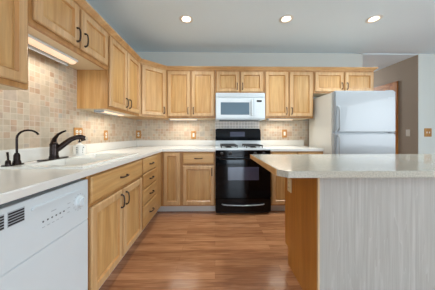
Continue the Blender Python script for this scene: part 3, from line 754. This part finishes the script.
# end panel with the toe-kick notch at the range side
pp = [(by0 + 0.012, 0), (by1 - 0.068, 0), (by1 - 0.068, 0.145), (by1, 0.145), (by1, 0.876), (by0 + 0.012, 0.876)]
va = [bm.verts.new((b0x, y, z)) for y, z in pp]; vb = [bm.verts.new((b0x + 0.018, y, z)) for y, z in pp]
bm.faces.new(va); bm.faces.new(vb[::-1])
for k in range(6): bm.faces.new((va[k], va[(k + 1) % 6], vb[(k + 1) % 6], vb[k]))
obj('end_panel', bm, M_PANEL, r)
obj('front_panel', B(b0x + 0.010, IR - 0.03 - IX, by0, by0 + 0.012, 0, 0.876), M_GREYWOOD, r)
obj('corner_strip', B(b0x - 0.001, b0x + 0.010, by0 - 0.001, by0 + 0.012, 0, 0.876), wood('pale_oak_strip', (196, 168, 128), (210, 184, 146), (220, 196, 160), (9, 9, 1)), r)
obj('toe_kick', B(b0x + 0.018, IR - 0.03 - IX, by1 - 0.07, by1 - 0.066, 0, 0.145), M_GREY, r)
nd = 4; span = (IR - 0.03 - IX) - (b0x + 0.02)
for k in range(nd):
    # doors on the range side, facing +y
    x0 = b0x + 0.03 + k * span / nd; x1 = b0x + 0.01 + (k + 1) * span / nd
    bm = bmesh.new(); box(bm, x0, x1, by1, by1 + 0.019, 0.17, 0.86, 0.004); d = obj('door', bm, M_DOOR, r)
    bm = bmesh.new(); hx = x1 - 0.03 if k % 2 == 0 else x0 + 0.03
    tube(bm, [(hx, by1 + 0.018, 0.70), (hx, by1 + 0.045, 0.715), (hx, by1 + 0.048, 0.75), (hx, by1 + 0.045, 0.785), (hx, by1 + 0.018, 0.80)], 0.005, 8); obj('handle', bm, M_PULL, d, True)

# ------------------------------------------------------------------ outlets and switches
def outlet(label, loc, rz, w_, h_, kind, plate=M_PLATE, gang=1, name='electrical_outlet', cat='outlet', dev=None):
    """plate in local x-z, facing -y"""
    dev = dev or M_DEVICE
    r = thing(name, label, cat, loc, rz)
    obj('plate', B(-w_ / 2, w_ / 2, -0.007, -0.0005, -h_ / 2, h_ / 2, bev=0.003), plate, r)
    for g in range(gang):
        cx_ = (g - (gang - 1) / 2) * 0.046
        if kind == 'outlet':
            for s in (-1, 1):
                bm = bmesh.new(); lathe(bm, [(0.0165, 0.0), (0.0165, 0.003), (0.015, 0.0035)], (cx_, -0.0068, s * 0.0195), 18, 'y'); sk = obj('receptacle', bm, dev, r, True)
                bm = bmesh.new()
                for q in (-0.006, 0.006): box(bm, cx_ + q - 0.0012, cx_ + q + 0.0012, -0.0110, -0.0098, s * 0.0195 - 0.004, s * 0.0195 + 0.005)
                obj('slot', bm, M_DARK, sk)
        elif kind == 'rocker':
            obj('rocker', B(cx_ - 0.0165, cx_ + 0.0165, -0.010, -0.0068, -0.033, 0.033, bev=0.002), dev, r)
        else:
            t = obj('switch', B(cx_ - 0.008, cx_ + 0.008, -0.0085, -0.0068, -0.016, 0.016, bev=0.0005, seg=1), dev, r)
            obj('toggle', B(cx_ - 0.004, cx_ + 0.004, -0.016, -0.008, -0.002, 0.012, bev=0.001), dev, t)
    return r
outlet('two-gang honey wood outlet plate on left tile behind the faucet spout', (LW + 0.008, -1.366, 1.125), Q, 0.118, 0.118, 'outlet', gang=2)
outlet('honey wood outlet plate alone on the left tile nearest the corner', (LW + 0.008, -0.90, 1.105), Q, 0.076, 0.122, 'outlet')
outlet('honey wood outlet plate on back tile tight in the left corner', (-1.322, -0.008, 1.116), 0, 0.084, 0.135, 'outlet')
outlet('honey wood rocker plate on back tile left of the range', (-0.374, -0.008, 1.105), 0, 0.086, 0.138, 'rocker')
outlet('honey wood rocker plate on back tile right of the range', (1.215, -0.008, 1.130), 0, 0.086, 0.138, 'rocker')
outlet('white light switch plate on the taupe hallway wall', (XH, 0.168, 1.145), -Q + PI * 0 - 0.0, 0.075, 0.125, 'rocker', plate=M_DEVICE, name='light_switch', cat='light switch')
outlet('square honey wood switch plate on the white wall at right', (3.785, 0.0, 1.150), 0, 0.134, 0.15, 'switch', gang=2, name='light_switch', cat='light switch')
outlet('almond outlet plate on the amber end panel of the island', (0.63, -1.682, 0.69), -Q, 0.075, 0.115, 'outlet', plate=M_BEIGE, dev=M_BEIGE)

# ------------------------------------------------------------------ lamps
def can(label, x, y, seen=True):
    r = thing('recessed_light', label, 'ceiling light', (x, y, ZC), 0, 'recessed ceiling lights')
    bm = bmesh.new(); lathe(bm, [(0.057, 0.0), (0.086, -0.001), (0.086, -0.004), (0.078, -0.007), (0.058, -0.007), (0.056, 0.0)], caps=False); obj('trim_ring', bm, M_TRIMW, r, True)
    bm = bmesh.new(); lathe(bm, [(0.056, -0.004), (0.050, 0.05), (0.046, 0.085)], caps=False); lathe(bm, [(0.046, 0.085), (0.002, 0.0855)], caps=False); obj('baffle', bm, M_BAFFLE, r, True)
    bm = bmesh.new(); lathe(bm, [(0.004, 0.012), (0.022, 0.015), (0.036, 0.024), (0.040, 0.036), (0.030, 0.06), (0.02, 0.08)], seg=20); obj('bulb', bm, M_BULB, r, True)
    l = bpy.data.lights.new('can_lamp', 'SPOT'); l.energy = CAN_POWER * 4; l.color = CAN_COL; l.spot_size = 2.3; l.spot_blend = 0.9; l.shadow_soft_size = 0.05
    o = bpy.data.objects.new('can_lamp', l); o.location = (0, 0, 0.006); o.parent = r; COL.objects.link(o)
    return r
for (x, y), t in zip(LIGHTS, ('leftmost of the three lit recessed ceiling lights', 'middle one of the three lit recessed ceiling lights', 'rightmost of the three lit recessed ceiling lights')): can(t, x, y)
for (x, y), t in zip(FILL_LIGHTS, ('added fill light behind the camera near left wall', 'added fill light behind the camera in the middle', 'added fill light behind the camera over island side', 'added fill light out of frame right of the island', 'added fill light out of frame in far rear corner', 'added fill light out of frame near the rear wall')): can(t, x, y)['group'] = 'added fill lights out of frame'

r = thing('hall_fill_lamp', 'added fill lamp down the hallway, out of frame', 'ceiling light', (3.0, 2.2, ZC - 0.012))  # unseen lamp, added to brighten the hallway wall
bm = bmesh.new(); lathe(bm, [(0.15, 0.0), (0.15, -0.02), (0.13, -0.07), (0.06, -0.1), (0.003, -0.105)]); obj('glass_bowl', bm, M_TUBE, r, True)
l = bpy.data.lights.new('hall_fill', 'POINT'); l.energy = 55; l.color = (0.97, 0.98, 1.0); l.shadow_soft_size = 0.12
o = bpy.data.objects.new('hall_fill', l); o.location = (0, 0, -0.24); o.parent = r; COL.objects.link(o)

def strip(label, loc, rz, L, power, w_=0.085, name='under_cabinet_light', k_=1.0):
    """local x along the strip, hangs below z=0"""
    r = thing(name, label, 'light', loc, rz)
    obj('housing', B(0, L, -w_ / 2, w_ / 2, -0.018 * k_, -0.0005, bev=0.003), M_TRIMW, r)
    bm = bmesh.new(); n = 10
    pr = [(w_ / 2 - 0.008) * math.cos(PI * k / n) for k in range(n + 1)]; hz = [(-0.018 - 0.022 * math.sin(PI * k / n)) * k_ for k in range(n + 1)]
    va = [bm.verts.new((0.02, p, h)) for p, h in zip(pr, hz)]; vb = [bm.verts.new((L - 0.012, p, h)) for p, h in zip(pr, hz)]
    for k in range(n): bm.faces.new((va[k], va[k + 1], vb[k + 1], vb[k]))
    bm.faces.new(va); bm.faces.new(vb[::-1]); bm.faces.new((va[0], va[-1], vb[-1], vb[0]))
    obj('diffuser', bm, M_TUBE, r, True)
    obj('back_rail', B(0.0, L, w_ / 2 + 0.001, w_ / 2 + 0.014, -0.05 * k_, -0.0005, bev=0.002), M_LGREY, r)
    obj('end_cap', B(0, 0.02, -w_ / 2, w_ / 2, -0.042 * k_, -0.018 * k_, bev=0.003), M_LGREY, r)
    area_light('strip_lamp', (L / 2, 0, -0.046), (0, 0, 0), L * 0.9, w_ * 0.7, power, (1.0, 0.88, 0.74), r)
    return r
strip('long lit strip lamp under the short cabinet above the sink', (LW + 0.16, YU1 + 0.03, US - 0.0082), Q, 0.50, 1.7)
strip('lit strip lamp under the tall left wall cabinet near the corner', (LW + 0.19, YU2 + 0.06, UB - 0.0012), Q, 0.46, 1.5, k_=0.55)
strip('lit strip lamp under the wall cabinet left of the microwave', (LW + 0.63, -0.2, UB - 0.0012), 0, 0.45, 1.5, k_=0.55)
strip('lit strip lamp under the wall cabinet right of the microwave', (0.86, -0.2, UB - 0.0012), 0, 0.42, 1.5, k_=0.55)
